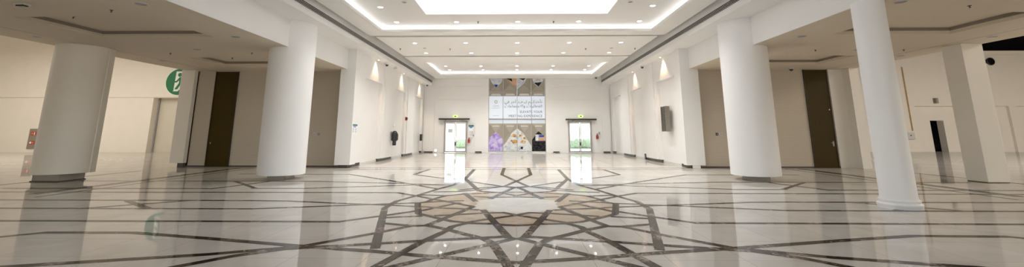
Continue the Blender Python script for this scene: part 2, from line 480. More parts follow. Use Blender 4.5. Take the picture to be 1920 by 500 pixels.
for y, z, xs, where in rows:
    for x, nm in zip(xs, names5):
        lab = f'lit round downlight, {nm}, {where}'
        if proto is None:
            proto = make_downlight(lab); proto.location = (x, y, z); proto['group'] = 'lit downlights in the hall ceiling'
        else:
            copy_tree(proto, (x, y, z), lab, 'lit downlights in the hall ceiling')
        spot_light(x, y, z-.03, 150, (1, .98, .945))
for s, nm in ((-1, 'left'), (1, 'right')):
    for y in (15.25,):
        copy_tree(proto, (s*5.08, y, ZR+.30), f'lit round downlight in the {nm} arm of the big ceiling recess', 'lit downlights in the hall ceiling')
        spot_light(s*5.08, y, ZR+.27, 150, (1, .98, .945))

# ------------------------------------------------------------------ cornices, fascias
for s, X, nm in ((-1, XL, 'left'), (1, XR, 'right')):
    bb = B()
    xi = s*6.82 if s < 0 else 6.9
    a, c = sorted((X+s*.35, xi))
    bb.box(a, c, YN, YB, ZC, ZC+.12)                       # soffit
    a, c = sorted((xi, xi+s*.1))
    bb.box(a, c, YN, YB, ZC+.12, 6.5)                       # inner face
    struct('ceiling_cornice', bb, 'white')
    # linear air diffuser: three dark slots proud of a recessed strip
    t = thing('air_diffuser', f'long dark slot air diffuser running along the {nm} ceiling edge', 'vent', (xi-s*.022, (YN+YB)/2, 5.6))
    B().box(-.012, .012, -22.6, 23.0, -.075, .085).build('slot_back', 'blackmat', t)
    for k in range(4):
        z = -.068+k*.046
        B().box(-.02, .02, -22.6, 23.0, z, z+.011).build('slot_blade', 'lgrey', t)
    # fascia above the side bays
    a, c = sorted((X, X+s*.35))
    struct('wall_fascia', B().box(a, c, YN, 19.4, ZS+.004, ZC), 'white')

# ------------------------------------------------------------------ side walls of the far half of the hall
def side_wall(s, X, y_start, niches, name):
    """wall face at X with recesses that run to the floor, piers between stop short of the floor"""
    Y0 = y_start
    t0, t1 = sorted((X, X+s*.16))
    r0, r1 = sorted((X+s*.16, X+s*.5))
    struct(name, B().box(r0, r1, Y0, YB+.4, 0, ZC), 'white')
    bb = B()
    bb.box(t0, t1, Y0, YB, 4.2, ZC)
    ys = [Y0]+[v for n in niches for v in n]+[YB-.02]
    for i in range(0, len(ys), 2):
        if ys[i+1]-ys[i] > .05: bb.box(t0, t1, ys[i], ys[i+1], .15, 4.2)
    struct('wall_facing', bb, 'white')
    # shallow pilasters on the piers
    bb = B()
    for a, c in zip(niches, niches[1:]):
        p0, p1 = sorted((X-s*.06, X))
        bb.box(p0, p1, a[1]+.35, c[0]-.35, .15, ZC)
    struct('wall_pilasters', bb, 'white')
    # dark recessed base under the piers and a pale baseboard in the recesses
    bb = B()
    q0, q1 = sorted((X+s*.05, X+s*.16))
    for i in range(0, len(ys), 2):
        if ys[i+1]-ys[i] > .05: bb.box(q0, q1, ys[i]+.03, ys[i+1]-.03, 0, .15)
    struct('baseboard_'+('left' if s < 0 else 'right'), bb, 'plinth')
NL = [(20.75, 23.4), (25.95, 28.55), (31.15, 33.7)]
NR = [(20.2, 22.85), (25.5, 28.1), (30.75, 33.4)]
side_wall(-1, -7.42, 19.6, NL, 'wall_left')
side_wall(1, 7.52, 19.2, NR, 'wall_right')
bb = B()
for s, X, N in ((-1, -7.42, NL), (1, 7.52, NR)):
    for a, c in N:
        q0, q1 = sorted((X+s*.13, X+s*.16)); bb.box(q0, q1, a+.01, c-.01, 0, .1)
struct('trim_2', bb, 'lgrey')
# piers at the mouth
for s, x0, x1, y0, y1, nm in ((-1, -7.99, -7.3, 19.05, 19.69, 'left'), (1, 7.42, 8.24, 19.18, 19.54, 'right')):
    t = thing('wall_pier', f'square white pier at the {nm} corner where the hall narrows, poster side facing the hall' if s < 0 else
              'square white pier at the right corner where the hall narrows, near the framed mosaic', 'pier', ((x0+x1)/2, (y0+y1)/2, 0))
    w, d = (x1-x0)/2, (y1-y0)/2
    B().box(-w, w, -d, d, .13, ZC).build('shaft', 'white', t, bevel=.008)
    B().box(-w+.15, w-.15, -d+.1, d-.03, 0, .13).build('plinth', 'plinth', t)

# wall washers in the cornice soffit
WL = None
for s, N, X, nm in ((-1, NL, -7.28, 'left'), (1, NR, 7.38, 'right')):
    for i, (a, c) in enumerate(N):
        y = (a+c)/2
        on = not (s > 0 and i == 2)
        lab = (f'small warm spotlight in the {nm} cornice above the ' + ['nearest', 'middle', 'farthest'][i] + ' wall recess')
        if not on: lab = 'small unlit spotlight in the right cornice above the farthest wall recess'
        t = thing('wall_spotlight', lab, 'ceiling light', (X, y, ZC), 0, 'spotlights in the cornices')
        B().lathe([(.06, .001), (.075, -.01), (.055, -.014)], n=20, cap=False).build('trim_ring', 'white', t, smooth=True)
        B().lathe([(.054, -.004), (.03, -.009)], n=20).build('lens', 'warmdisc' if on else 'grey', t)
        if on:
            l = bpy.data.lights.new('warm wall washer', 'SPOT'); l.energy = 75; l.color = (1, .70, .46)
            l.spot_size = math.radians(82); l.spot_blend = .3; l.shadow_soft_size = .03
            o = bpy.data.objects.new('wall_washer_beam', l); COL.objects.link(o)
            o.location = (X, y, ZC-.03); o.rotation_euler = (0, -s*math.radians(4), 0)

# ------------------------------------------------------------------ end wall
D1 = (-5.74, -3.90); D2 = (4.13, 5.99); DZ = 2.42
GX0, GX1 = -2.2, 2.36
bb = B()
ya, yb = YB+.17, YB+.40
bb.box(-8, D1[0], ya, yb, 0, 6.5); bb.box(D1[0], D1[1], ya, yb, DZ, 6.5); bb.box(D1[1], GX0, ya, yb, 0, 6.5)
bb.box(GX0, GX1, ya, yb, 5.9, 6.5); bb.box(GX1, D2[0], ya, yb, 0, 6.5); bb.box(D2[0], D2[1], ya, yb, DZ, 6.5); bb.box(D2[1], 8, ya, yb, 0, 6.5)
struct('wall_back', bb, 'white')
bb = B()
for (o0, i0, i1, o1) in ((-7.42, -6.56, -3.28, -2.7), (2.88, 3.44, 6.82, 7.5)):
    y0, y1 = YB+.085, YB+.17
    bb.box(o0, o1, y0, y1, 4.17, 5.23)
    bb.box(o0, i0, y0, y1, .10, 4.17); bb.box(i1, o1, y0, y1, .10, 4.17)
y0, y1 = YB, YB+.17
bb.box(-7.42, 7.52, y0, y1, 5.9, 6.5)
bb.box(-7.42, GX0, y0, y1, 5.23, 5.9); bb.box(GX1, 7.52, y0, y1, 5.23, 5.9)
bb.box(-2.7, GX0, y0, y1, 0, 5.23); bb.box(GX1, 2.88, y0, y1, 0, 5.23)
struct('wall_back_facing', bb, 'white')
bb = B()
for a, c in ((-7.3, -6.6), (-3.24, -2.74), (2.92, 3.40), (6.86, 7.4)):
    bb.box(a, c, YB+.12, YB+.17, 0, .10)
struct('baseboard_back', bb, 'plinth')

# graphic glass wall
gw = thing('window_1', 'tall glazed wall between the doors covered by printed film with lettering', 'window', (0, YB, 0))
gw['kind'] = 'structure'; del gw['category']
colx = [-2.18, -1.04, .09, 1.23, 2.34]
rowz = [0.02, 2.59, 4.81, 5.88]
bb = B()
for x in colx: bb.box(x-.022, x+.022, -.02, .06, 0, 5.9)
for z in rowz+[2.62]: bb.box(-2.2, 2.36, -.015, .05, z-.025, z+.02)
bb.build('window_frame', 'mullion', gw)
B().box(-2.2, 2.36, .055, .07, 0, 5.9).build('pane', 'glass', gw)
def film(pts, mat, y=.05, t=.004, name='printed_film', par=gw):
    return B().plate(pts, y, t).build(name, mat, par)
def rect(x0, x1, z0, z1): return [(x0, z0), (x1, z0), (x1, z1), (x0, z1)]
gap = .024
for i in range(4):
    a, c = colx[i]+gap, colx[i+1]-gap; m = (a+c)/2
    film(rect(a, c, .05, 2.26), 'taupe')
    film(rect(a, c, 2.26, 2.57), 'clearfilm')
    film(rect(a, c, 2.63, 4.42), 'whitefilm')
    film(rect(a, c, 4.42, 4.79), 'taupe_l')
    film([(a+.1, 4.47), (c-.1, 4.47), (c-.22, 4.62), (a+.22, 4.62)], 'whitefilm', .045)
    film(rect(a, c, 4.825, 5.87), 'taupe')
    # diamond facets
    film([(a, 2.26), (m, 1.55), (c, 2.26)], 'taupe_l', .045)
    film([(a, 2.26), (m, 1.55), (a, .9)], 'taupe_d', .045)
    film([(a, 4.84), (m, 5.45), (a, 5.86)], 'taupe_d', .045)
    film([(a, 4.84), (m, 5.3), (c, 4.84)], 'taupe_l', .045)
# photo prints: purple stage, plates of food, dark stand, and the three prints on top
x = colx
film([(x[0]+gap, .12), (x[1]-gap, .12), (x[1]-gap, 1.02), (-1.6, 1.62), (x[0]+gap, 1.08)], 'purple', .040)
film([(x[1]+gap, .12), (x[2]-gap, .12), (x[2]-gap, 1.86), (-.35, 1.52), (-.75, .85), (x[1]+gap, .55)], 'food', .040)
film([(x[2]+gap, .12), (x[3]-gap, .12), (x[3]-gap, .5), (1.0, .82), (.55, 1.52), (x[2]+gap, 1.86)], 'food', .040)
for (cx_, cz_, rx, rz_) in ((-.18, 1.32, .2, .12), (-.34, .92, .1, .09), (-.12, .85, .22, .15), (.36, 1.3, .13, .09), (.68, 1.12, .12, .1), (.55, .82, .2, .12)):
    pts = [(cx_+rx*math.cos(t*PI/8), cz_+rz_*math.sin(t*PI/8)) for t in range(16)]
    pts = [p for p in pts]
    film(pts, 'foodgold', .034)
for (cx_, cz_, rr) in ((.5, .38, .17), (-.55, .42, .12), (.45, .38, .1)):
    pts = [(cx_+rr*math.cos(t*PI/8), cz_+rr*math.sin(t*PI/8)*.9) for t in range(16)]
    film(pts, 'bluephoto', .032)
film([(x[3]+gap, .12), (x[4]-gap, .12), (x[4]-gap, .9), (x[3]+gap, .9)], 'darkphoto', .040)
film([(x[3]+gap, .9), (1.52, .9), (1.52, 1.35), (x[3]+gap, .98)], 'darkphoto', .040)
film([(1.5, 1.4), (2.08, 1.4), (1.78, 1.66)], 'darkphoto', .040)
film(rect(1.52, 1.76, .92, 1.4), 'bluephoto', .036); film(rect(1.8, 2.28, .92, 1.3), 'skin', .036); film(rect(1.82, 2.2, 1.2, 1.34), 'deepblue', .034)
film([(x[0]+gap+.03, 5.86), (x[1]-gap, 5.86), (x[1]-gap-.1, 5.55), (-1.6, 5.12), (-1.95, 5.5)], 'bluephoto', .040)
film([(-1.8, 5.36), (-1.42, 5.36), (-1.6, 5.12)], 'deepblue', .034)
film([(-.72, 5.86), (x[2]-gap, 5.86), (x[2]-gap, 5.2), (-.3, 5.35)], 'skin', .040)
film([(-.8, 5.86), (-.35, 5.86), (-.3, 5.6)], 'darkphoto', .034)
film([(x[2]+gap, 5.86), (.85, 5.86), (.7, 5.5), (x[2]+gap, 4.95)], 'bluephoto', .040)
film([(.2, 5.86), (.8, 5.86), (.6, 5.7)], 'darkphoto', .034)
film([(x[3]+.08, 5.86), (x[4]-.06, 5.86), (2.1, 5.5), (1.75, 5.2), (1.45, 5.45)], 'bluephoto', .040)
film([(1.45, 5.5), (2.1, 5.55), (1.8, 5.2)], 'darkphoto', .034)
film([(1.4, 5.72), (2.0, 5.78), (1.95, 5.68)], 'skin', .034)
# lettering
def ar(word):
    return word[::-1]
# presentation forms, logical order, reversed for display
l1 = '\uFE97\uFE84\uFEA7\uFEAC\uFEDB\uFEE2'      # placeholder replaced below
l1 = ar('\uFEE7\uFE84\uFEA7\uFEAC\uFEDB\u0640\u0640\uFEE2') 
w2 = ar('\uFEDF\uFE92\u0640\uFECC\u0640\uFEAA'); w3 = ar('\u0622\uFEA7\uFEAE'); w4 = ar('\uFED3\uFEF2')
text('lettering', ' '.join([w4, w3, w2, l1]), .32, (2.1, .028, 3.87), 'greytext', gw, sx=1.1)
v1 = ar('\u0627\uFEDF\uFED4\uFECC\uFE8E\uFEDF\uFEF4\uFE8E\uFE95'); v2 = ar('\u0648\u0627\uFEFB\uFE9F\uFE98\uFEE4\uFE8E\uFECB\uFE8E\uFE95')
text('lettering', v2+' '+v1, .31, (2.1, .028, 3.53), 'greytext', gw, sx=1.1)
text('lettering', 'ELEVATE YOUR', .262, (2.1, .028, 3.09), 'greytext', gw)
text('lettering', 'MEETING EXPERIENCE', .262, (2.1, .028, 2.76), 'greytext', gw, sx=1.03)
bb = B(); bb.lathe([(.13, .036), (.13, .030), (.075, .030), (.075, .036)], -1.61, 3.97, 24, 'y', cap=False)
bb.build('emblem', 'palegold', gw)
bb = B(); bb.box(-1.85, -1.36, .03, .036, 3.62, 3.66); bb.box(-1.95, -1.3, .03, .036, 3.47, 3.50); bb.box(-1.85, -1.36, .03, .036, 2.86, 2.89)
bb.build('fine_print', 'palegrey', gw)
for i in range(4):
    m = (colx[i]+colx[i+1])/2
    B().box(m-.28, m+.28, .036, .040, 2.03, 2.09).build('fine_print', 'whitefilm', gw)

# entrance doors
def entrance(n, x0, x1, kind):
    m = (x0+x1)/2
    t = thing(f'door_{n}', '', '', (m, YB+.14, 0)); t['kind'] = 'structure'; del t['category']
    t['label'] = ('glazed double entrance door left of the printed glass wall' if n == 1 else 'glazed double entrance door right of the printed glass wall')
    w = (x1-x0)/2
    bb = B(); bb.box(-w, -w+.07, -.05, .08, 0, DZ); bb.box(w-.07, w, -.05, .08, 0, DZ); bb.box(-w, w, -.05, .08, DZ-.08, DZ)
    bb.build('door_frame', 'doormetal', t)
    for sd in (-1, 1):
        a, c = sorted((sd*.012, sd*(w-.075)))
        bb = B(); bb.box(a, c, -.02, .03, .02, .12); bb.box(a, c, -.02, .03, DZ-.16, DZ-.085)
        bb.box(a, a+.065, -.02, .03, .12, DZ-.16); bb.box(c-.065, c, -.02, .03, .12, DZ-.16)
        lf = bb.build('door_leaf', 'doormetal', t)
        B().box(a+.05, c-.05, 0, .012, .12, DZ-.16).build('pane', 'glass', lf)
        pts = [(sd*(.05+.22*math.sin(k*PI/14)), -.09, 1.08+.30*math.cos(k*PI/14)) for k in range(15)]
        pts = [(pts[0][0], -.02, pts[0][2])]+pts+[(pts[-1][0], -.02, pts[-1][2])]
        B().tube(pts, .016, 8).build('pull_handle', 'mullion', lf, smooth=True)
    B().box(-.045, .045, -.045, -.022, .55, .8).build('lock_plate', 'frame_dark', t)
    return t
entrance(1, *D1, 1); entrance(2, *D2, 2)
for x0, x1, z, nm in ((-6.16, -3.70, 2.60, 'left'), (3.93, 6.36, 2.56, 'right')):
    t = thing('air_curtain', f'long dark bronze bar heater mounted above the {nm} entrance door', 'air curtain', ((x0+x1)/2, YB, z))
    w = (x1-x0)/2
    B().box(-w, w, -.16, .09, -.05, .07).build('housing', 'frame_dark', t, bevel=.012)
    for q in (-.55, .55): B().lathe([(.05, -.05), (.035, -.11)], q*w, -.05, 16).build('sensor', 'grey', t, smooth=True)
for x, nm in ((-4.85, 'left'), (5.14, 'right')):
    t = thing('exit_sign', f'small green lit oval exit sign above the {nm} entrance door', 'exit sign', (x, YB+.0, 2.82))
    pts = [(.2*math.cos(k*PI/12), .11*math.sin(k*PI/12)) for k in range(24)]
    B().plate(pts, .06, .06).build('housing', 'exitglow', t)
    B().plate([(.08*math.cos(k*PI/6)*1.1, .05*math.sin(k*PI/6)) for k in range(12)], -.001, .006).build('symbol', 'green', t)

# notices and extinguisher signs by the doors
t = thing('notice_board', 'white notice with dark teal header on the wall between left door and printed glass', 'notice', (-3.58, YB+.05, 1.62))
B().plate(rect(-.21, .21, -.42, .50), .05, .02).build('sheet', 'paper', t)
B().plate(rect(-.21, .21, .38, .52), .03, .012).build('header', 'teal', t)
B().plate(rect(-.12, .1, .29, .36), .03, .008).build('print_block', 'blue', t)
for k in range(4): B().plate(rect(-.16, .16, -.02-.09*k, .02-.09*k), .03, .006).build('print_line', 'grey', t)
def fire_point(x, z, label):
    t = thing('extinguisher', label, 'fire extinguisher', (x, YB+.02, z))
    B().lathe([(.05, 0), (.085, .03), (.085, .26), (.05, .31), (.025, .33)], 0, 0, 20).build('cylinder', 'red', t, smooth=True)
    B().lathe([(.028, .33), (.03, .40)], 0, 0, 12).build('valve', 'black', t)
    B().box(-.02, .1, -.012, .012, .39, .415).build('lever', 'black', t)
    B().tube([(.03, 0, .36), (.1, 0, .33), (.115, 0, .2), (.11, 0, .08)], .011, 8).build('hose', 'black', t, smooth=True)
    return t
fire_point(-3.74, .74, 'red fire extinguisher hanging below the notice right of the left entrance door')
fire_point(6.38, 1.05, 'red fire extinguisher hanging on the wall right of the right entrance door')
B().box(6.50, 6.62, YB+.0, YB+.05, 1.40, 1.60).build('call_point', 'grey', label='small grey alarm box beside the extinguisher right of the right door', cat='alarm box')
B().box(-3.42, -3.34, YB+.02, YB+.06, 1.25, 1.4).build('call_point', 'grey', label='small grey alarm box beside the notice right of the left door', cat='alarm box')
B().plate(rect(-5.42, -5.05, 1.55, 1.85), YB+.075, .004).build('door_notice', 'palegrey', label='pale sheet taped inside the left leaf of the left entrance door', cat='notice')
t = thing('floor_light', 'small glowing round light low on the end wall left of the left door', 'light', (-6.35, YB+.04, .17))
B().lathe([(.085, -.03), (.075, -.06)], 0, 0, 20, 'y').build('lens', 'smallglow', t)
B().lathe([(.105, .0), (.1, -.035)], 0, 0, 20, 'y').build('bezel', 'white', t)

# ------------------------------------------------------------------ items on the hall side walls
t = thing('wall_notice', 'white paper notice with teal header on the side of the left pier', 'notice', (-7.3, 19.37, 1.5))
def xplate(y0, y1, z0, z1, t0=0., th=.012): return B().box(t0, t0+th, y0, y1, z0, z1)
xplate(-.27, .27, -.02, .40).build('sheet', 'paper', t)
xplate(-.27, .27, .32, .40, .012, .004).build('header', 'teal', t)
xplate(-.2, .12, .26, .30, .012, .004).build('print_block', 'blue', t)
for k in range(4):
    for q in (-.16, .12): xplate(q-.08, q+.08, .03+.055*k, .055+.055*k, .012, .003).build('print_line', 'grey', t)
# extinguisher under black cover on the left wall
t = thing('covered_extinguisher', 'black covered fire extinguisher with red side hanging on the left hall wall', 'fire extinguisher', (-7.14, 25.28, .80))
B().lathe([(.09, 0), (.11, .05), (.11, .32), (.09, .36)], 0, 0, 20).build('lower_cylinder', 'black', t, smooth=True)
B().lathe([(.16, .26), (.185, .34), (.18, .66), (.13, .78), (.06, .84)], 0, 0, 24).build('cover', 'black', t, smooth=True)
B().lathe([(.07, .30), (.085, .34), (.085, .62), (.05, .70)], .10, .13, 18).build('red_cylinder', 'darkred', t, smooth=True)
B().box(-.06, .16, .28, .30, .32, .5).build('tag', 'paper', t)
B().box(-.215, -.15, -.05, .05, .5, .8).build('bracket', 'grey', t)
t = thing('wall_bell', 'round white bell on the left hall wall above the covered extinguisher', 'bell', (-7.40, 25.84, 1.97))
B().lathe([(.12, -.02), (.12, .05), (.09, .085), (.03, .095)], 0, 0, 24, 'x').build('gong', 'signwhite', t, smooth=True)
t = thing('alarm_beacon', 'small dark red alarm beacon high on the left hall wall', 'alarm', (-7.40, 28.68, 2.45))
B().box(-.02, .09, -.09, .09, -.11, .11).build('housing', 'darkred', t, bevel=.01)
B().box(.088, .12, -.05, .05, -.06, .06).build('lens', 'frame_dark', t)
t = thing('wall_phone', 'dark wall phone box at the far left corner of the hall', 'phone', (-7.38, 33.3, .95))
B().box(-.03, .12, -.2, .2, -.02, .48).build('housing', 'frame_dark', t, bevel=.015)
B().box(.118, .16, -.09, .09, .08, .40).build('handset', 'grey', t)
# framed mosaic on the right wall
t = thing('framed_mosaic', 'deep framed dark mosaic panel on the right hall wall beside the pier', 'artwork', (7.52, 21.45, 1.58))
d = .21
bb = B(); bb.box(-d, 0, -.34, -.31, 0, 1.23); bb.box(-d, 0, .31, .34, 0, 1.23); bb.box(-d, 0, -.31, .31, 0, .03); bb.box(-d, 0, -.31, .31, 1.2, 1.23)
bb.box(-.03, 0, -.31, .31, .03, 1.2)
bb.build('frame', 'frame_bronze', t)
B().box(-d+.02, -.03, -.31, .31, .03, 1.2).build('mosaic_panel', 'mosaic', t)
B().box(7.44, 7.52, 25.6-.35, 25.6-.15, 0.02, .34).build('door_stop_box', 'black', label='small black upright box at the foot of the right hall wall', cat='box')

# ------------------------------------------------------------------ columns
def round_column(name, label, x, y, r, z0, z1, pr):
    t = thing(name, label, 'column', (x, y, 0))
    B().lathe([(r-.012, z0), (r, z0+.012), (r, z1)], n=96).build('shaft', 'column', t, smooth=True)
    B().lathe([(r*1.07, 0), (r*1.07, .0)], n=8) if False else None
    B().box(-pr, pr, -pr, pr, 0, z0+.01).build('plinth', 'plinth_light', t)
    return t
round_column('round_column', 'thick round white column on the left between tall brown door and poster pier', -7.89, 14.62, .735, .15, ZC+.02, .30)
round_column('round_column', 'thick round white column on the right between framed mosaic and tall brown door', 7.89, 14.63, .738, .15, ZC+.02, .30)
# far left column: rounded with a flat fin on the hall side
t = thing('rounded_column', 'thick beige rounded column at far left on a dark stone plinth', 'column', (-14.71, 13.94, 0))
B().lathe([(.69, .235), (.70, .245), (.70, ZS)], n=96).build('shaft', 'cream', t, smooth=True)
B().prism([(.52, .21), (.685, .25), (.61, .52), (.40, .56)], .235, ZS).build('side_panel', 'cream', t)
B().box(-.50, .36, -.38, .44, 0, .235).build('plinth', 'plinth_light', t)
B().box(-.53, .39, -.41, .46, 0, .03).build('plinth_step', 'plinth', t)
# slender column
t = thing('slender_column', 'slender round white column with moulded base in the right foreground', 'column', (7.88, 9.3, 0))
B().lathe([(.312, .18), (.303, .25), (.298, ZS)], n=72).build('shaft', 'column', t, smooth=True)
B().lathe([(.36, 0), (.36, .035), (.368, .05), (.368, .085), (.348, .105), (.335, .12), (.345, .14), (.345, .165), (.325, .18), (.313, .185)], n=72).build('base_moulding', 'column', t, smooth=True)
# square pillar at right
t = thing('square_pillar', 'square beige pillar at far right beneath the ceiling edge', 'pillar', (14.85, 14.25, 0))
B().box(-.36, .32, -.45, .20, .02, ZS).build('shaft', 'cream', t, bevel=.01)
B().box(-.34, .30, -.43, .18, 0, .02).build('plinth', 'plinth', t)

# ------------------------------------------------------------------ side bays
YPL, YPR = 19.7, 19.55
struct('wall_left_bay', B().box(-15.3, -7.75, YPL, YPL+.4, 0, ZS+.3), 'weave')
struct('wall_right_bay', B().box(7.85, 15.35, YPR, YPR+.4, 0, ZS+.3), 'weave')
struct('baseboard_left_bay', B().box(-15.25, -7.8, YPL-.015, YPL, 0, .06), 'plinth')
struct('baseboard_right_bay', B().box(7.9, 15.3, YPR-.015, YPR, 0, .06), 'plinth')
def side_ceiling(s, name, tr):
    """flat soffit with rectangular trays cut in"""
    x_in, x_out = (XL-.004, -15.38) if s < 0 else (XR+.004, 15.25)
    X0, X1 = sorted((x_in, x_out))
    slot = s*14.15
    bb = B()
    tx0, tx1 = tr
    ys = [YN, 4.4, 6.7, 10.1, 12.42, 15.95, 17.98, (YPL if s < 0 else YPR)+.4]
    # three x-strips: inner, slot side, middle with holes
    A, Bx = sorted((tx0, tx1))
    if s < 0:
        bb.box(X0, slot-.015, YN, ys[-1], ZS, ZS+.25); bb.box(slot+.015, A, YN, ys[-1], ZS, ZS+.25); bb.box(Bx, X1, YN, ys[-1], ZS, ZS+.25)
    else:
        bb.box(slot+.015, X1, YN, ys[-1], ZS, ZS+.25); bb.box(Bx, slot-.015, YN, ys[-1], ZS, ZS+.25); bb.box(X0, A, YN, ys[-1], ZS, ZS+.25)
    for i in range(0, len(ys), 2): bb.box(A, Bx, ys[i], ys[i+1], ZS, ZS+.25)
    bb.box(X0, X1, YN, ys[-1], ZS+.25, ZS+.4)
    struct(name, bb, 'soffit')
    struct('slot_shade_left' if s < 0 else 'slot_shade_right', B().box(slot-.02, slot+.02, YN, ys[-1]-.45, ZS+.004, ZS+.03), 'blackmat')  # black strip added inside the slot, its colour stands in for shade
    # tray lids and stepped cornice inside, its dark ring coloured as a shadow gap
    lb = B(); cb = B()
    for i in range(1, len(ys)-1, 2):
        lb.box(A+.01, Bx-.01, ys[i]+.01, ys[i+1]-.01, ZS+.166, ZS+.25)
        frame_box(lb, A, Bx, ys[i], ys[i+1], A+.11, Bx-.11, ys[i]+.11, ys[i+1]-.11, ZS+.05, ZS+.075)
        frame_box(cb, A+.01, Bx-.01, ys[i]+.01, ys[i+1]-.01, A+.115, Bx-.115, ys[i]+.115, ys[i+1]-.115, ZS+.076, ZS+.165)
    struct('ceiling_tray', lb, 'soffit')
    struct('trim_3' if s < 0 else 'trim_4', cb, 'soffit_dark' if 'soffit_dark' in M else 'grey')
M['soffit_dark'] = paint('shadow gap and cabinet paint', (.26, .225, .18), .7, .03)  # tray rings: shade of the gap put into the colour; also plain cabinet paint
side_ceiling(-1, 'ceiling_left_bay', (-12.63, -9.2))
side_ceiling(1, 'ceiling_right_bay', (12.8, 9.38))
# roofs above the bays
# tall brown service doors
def tall_door(n, x0, x1, y, handle_side, label):
    m = (x0+x1)/2; w = (x1-x0)/2
    t = thing(f'door_{n}', label, '', (m, y, 0)); t['kind'] = 'structure'; del t['category']
    bb = B(); bb.box(-w, -w+.035, -.045, -.001, 0, ZS-.01); bb.box(w-.035, w, -.045, -.001, 0, ZS-.01)
    bb.build('door_frame', 'frame_dark', t)
    lf = B().box(-w+.04, w-.04, -.03, -.001, .01, ZS-.02).build('door_leaf', 'door_brown', t)
    hx = handle_side*(w-.14)
    hb = B(); hb.box(hx-.03, hx+.03, -.045, -.03, .93, 1.15) if handle_side > 0 else hb.box(hx-.02, hx+.02, -.042, -.03, 1.02, 1.1)
    if handle_side > 0: hb.tube([(hx, -.04, 1.08), (hx, -.09, 1.08), (hx-handle_side*.13, -.09, 1.08)], .011, 8)
    hb.build('door_handle', 'mullion', lf)
    for z in (.35, 1.6, 2.5, 3.9):
        B().box(-handle_side*(w-.02)-.012, -handle_side*(w-.02)+.012, -.055, -.04, z, z+.12).build('hinge', 'frame_dark', lf)
    if handle_side > 0:
        B().lathe([(.025, -.03), (.025, -.045)], hx+.02, 2.54, 14, 'y').build('lock', 'steel', lf)
    return t
tall_door(3, -14.18, -13.08, YPL, -1, 'tall dark brown door in the woven left wall')
tall_door(4, 13.14, 14.22, YPR, 1, 'tall dark brown door in the woven right wall')
# plain strips beside the right door, end pier
struct('wall_right_return', B().box(14.27, 14.9, YPR-.03, YPR, 0, ZS), 'cream')
struct('wall_right_pier', B().box(14.9, 15.3, YPR-.45, YPR, 0, ZS), 'cream')
t = thing('end_pier', 'beige slab pier in front of the round green exit sign at left', 'pier', (-14.92, 19.26, 0))
B().box(-.51, .12, -.10, .11, .20, ZS).build('shaft', 'cream', t, bevel=.01)
B().box(-.16, .10, -.05, .10, 0, .20).build('plinth', 'plinth', t)
# switches on woven walls
for x, y, lab, m in ((-9.26, YPL, 'small pale round socket on the woven left wall, left of the pair', 'lgrey'), (-9.06, YPL, 'small round steel socket on the woven left wall, right of the pair', 'grey'),
                (9.0, YPR, 'small dark square switch on the woven right wall', 'black'), (9.18, YPR, 'small pale square switch on the woven right wall', 'lgrey')):
    t = thing('wall_socket', lab, 'socket', (x, y, 1.46))
    B().box(-.055, .055, -.02, 0, -.055, .055).build('plate', m, t, bevel=.006)
    B().lathe([(.03, -.02), (.025, -.028)], 0, 0, 14, 'y').build('insert', 'grey', t)

# ------------------------------------------------------------------ exhibition halls left and right
YE, YER = 34.4, 36.2
bb = B()
bb.box(-48, -29.72, YE, YE+.8, 0, 4.36); bb.box(-25.6, -8.0, YE, YE+.8, 0, 4.36)
bb.box(-48, -8.0, YE, YE+.8, 4.40, 10.5)
bb.box(-48, -8.0, YE+.05, YE+.8, 4.36, 4.40)
struct('wall_exhibition_left', bb, 'cream')
# roller shutter
t = thing('roller_shutter', 'pale slatted roller shutter door below the round green exit sign', 'shutter', (-27.7, YE+.62, 0))
bb = B()
for k in range(56): 
    z = k*.08
    bb.box(-2.0, 2.08, -.02 if k % 2 else -.008, .03, z, z+.08)
bb.build('curtain', 'shutter', t)
B().box(-2.0, -1.91, -.10, -.03, 0, 4.36).build('guide_rail', 'grey', t); B().box(1.96, 2.05, -.10, -.03, 0, 4.36).build('guide_rail', 'grey', t)
# big exit pictogram
t = thing('exit_pictogram', 'large round green running man exit sign high on the far left wall', 'exit sign', (-27.8, YE-.01, 5.66))
circ = lambda r, n=64: [(r*math.cos(2*PI*k/n), r*math.sin(2*PI*k/n)) for k in range(n)]
B().plate(circ(1.15), 0, .02).build('rim', 'signwhite', t)
B().plate(circ(1.08), -.02, .01).build('disc', 'green', t)
def pb(pts, mat, y=-.03, name='pictogram'): return B().plate(pts, y, .006).build(name, mat, t)
pb([(-.36, -.66), (-.30, .86), (.62, .86), (.62, -.66)], 'signwhite', name='doorway')
pb([(.02+.17*math.cos(k*PI/10), .58+.17*math.sin(k*PI/10)) for k in range(20)], 'green', -.036, 'head')
man = [(-.42, .06), (-.42, -.06), (-.16, -.05), (.0, .12), (.02, -.10), (-.30, -.62), (-.05, -.62), (.18, -.22), (.42, -.42), (.42, -.78), (.58, -.78), (.58, -.30), (.30, .0), (.34, .18), (.52, .02), (.60, .10), (.34, .40), (.02, .38), (-.22, .08)]
pb(man, 'green', -.036, 'running_figure')
pb([(-.4, -.78), (-.3, -.66), (-.05, -.62), (.1, -.7), (.02, -.78)], 'signwhite', -.042, 'threshold')
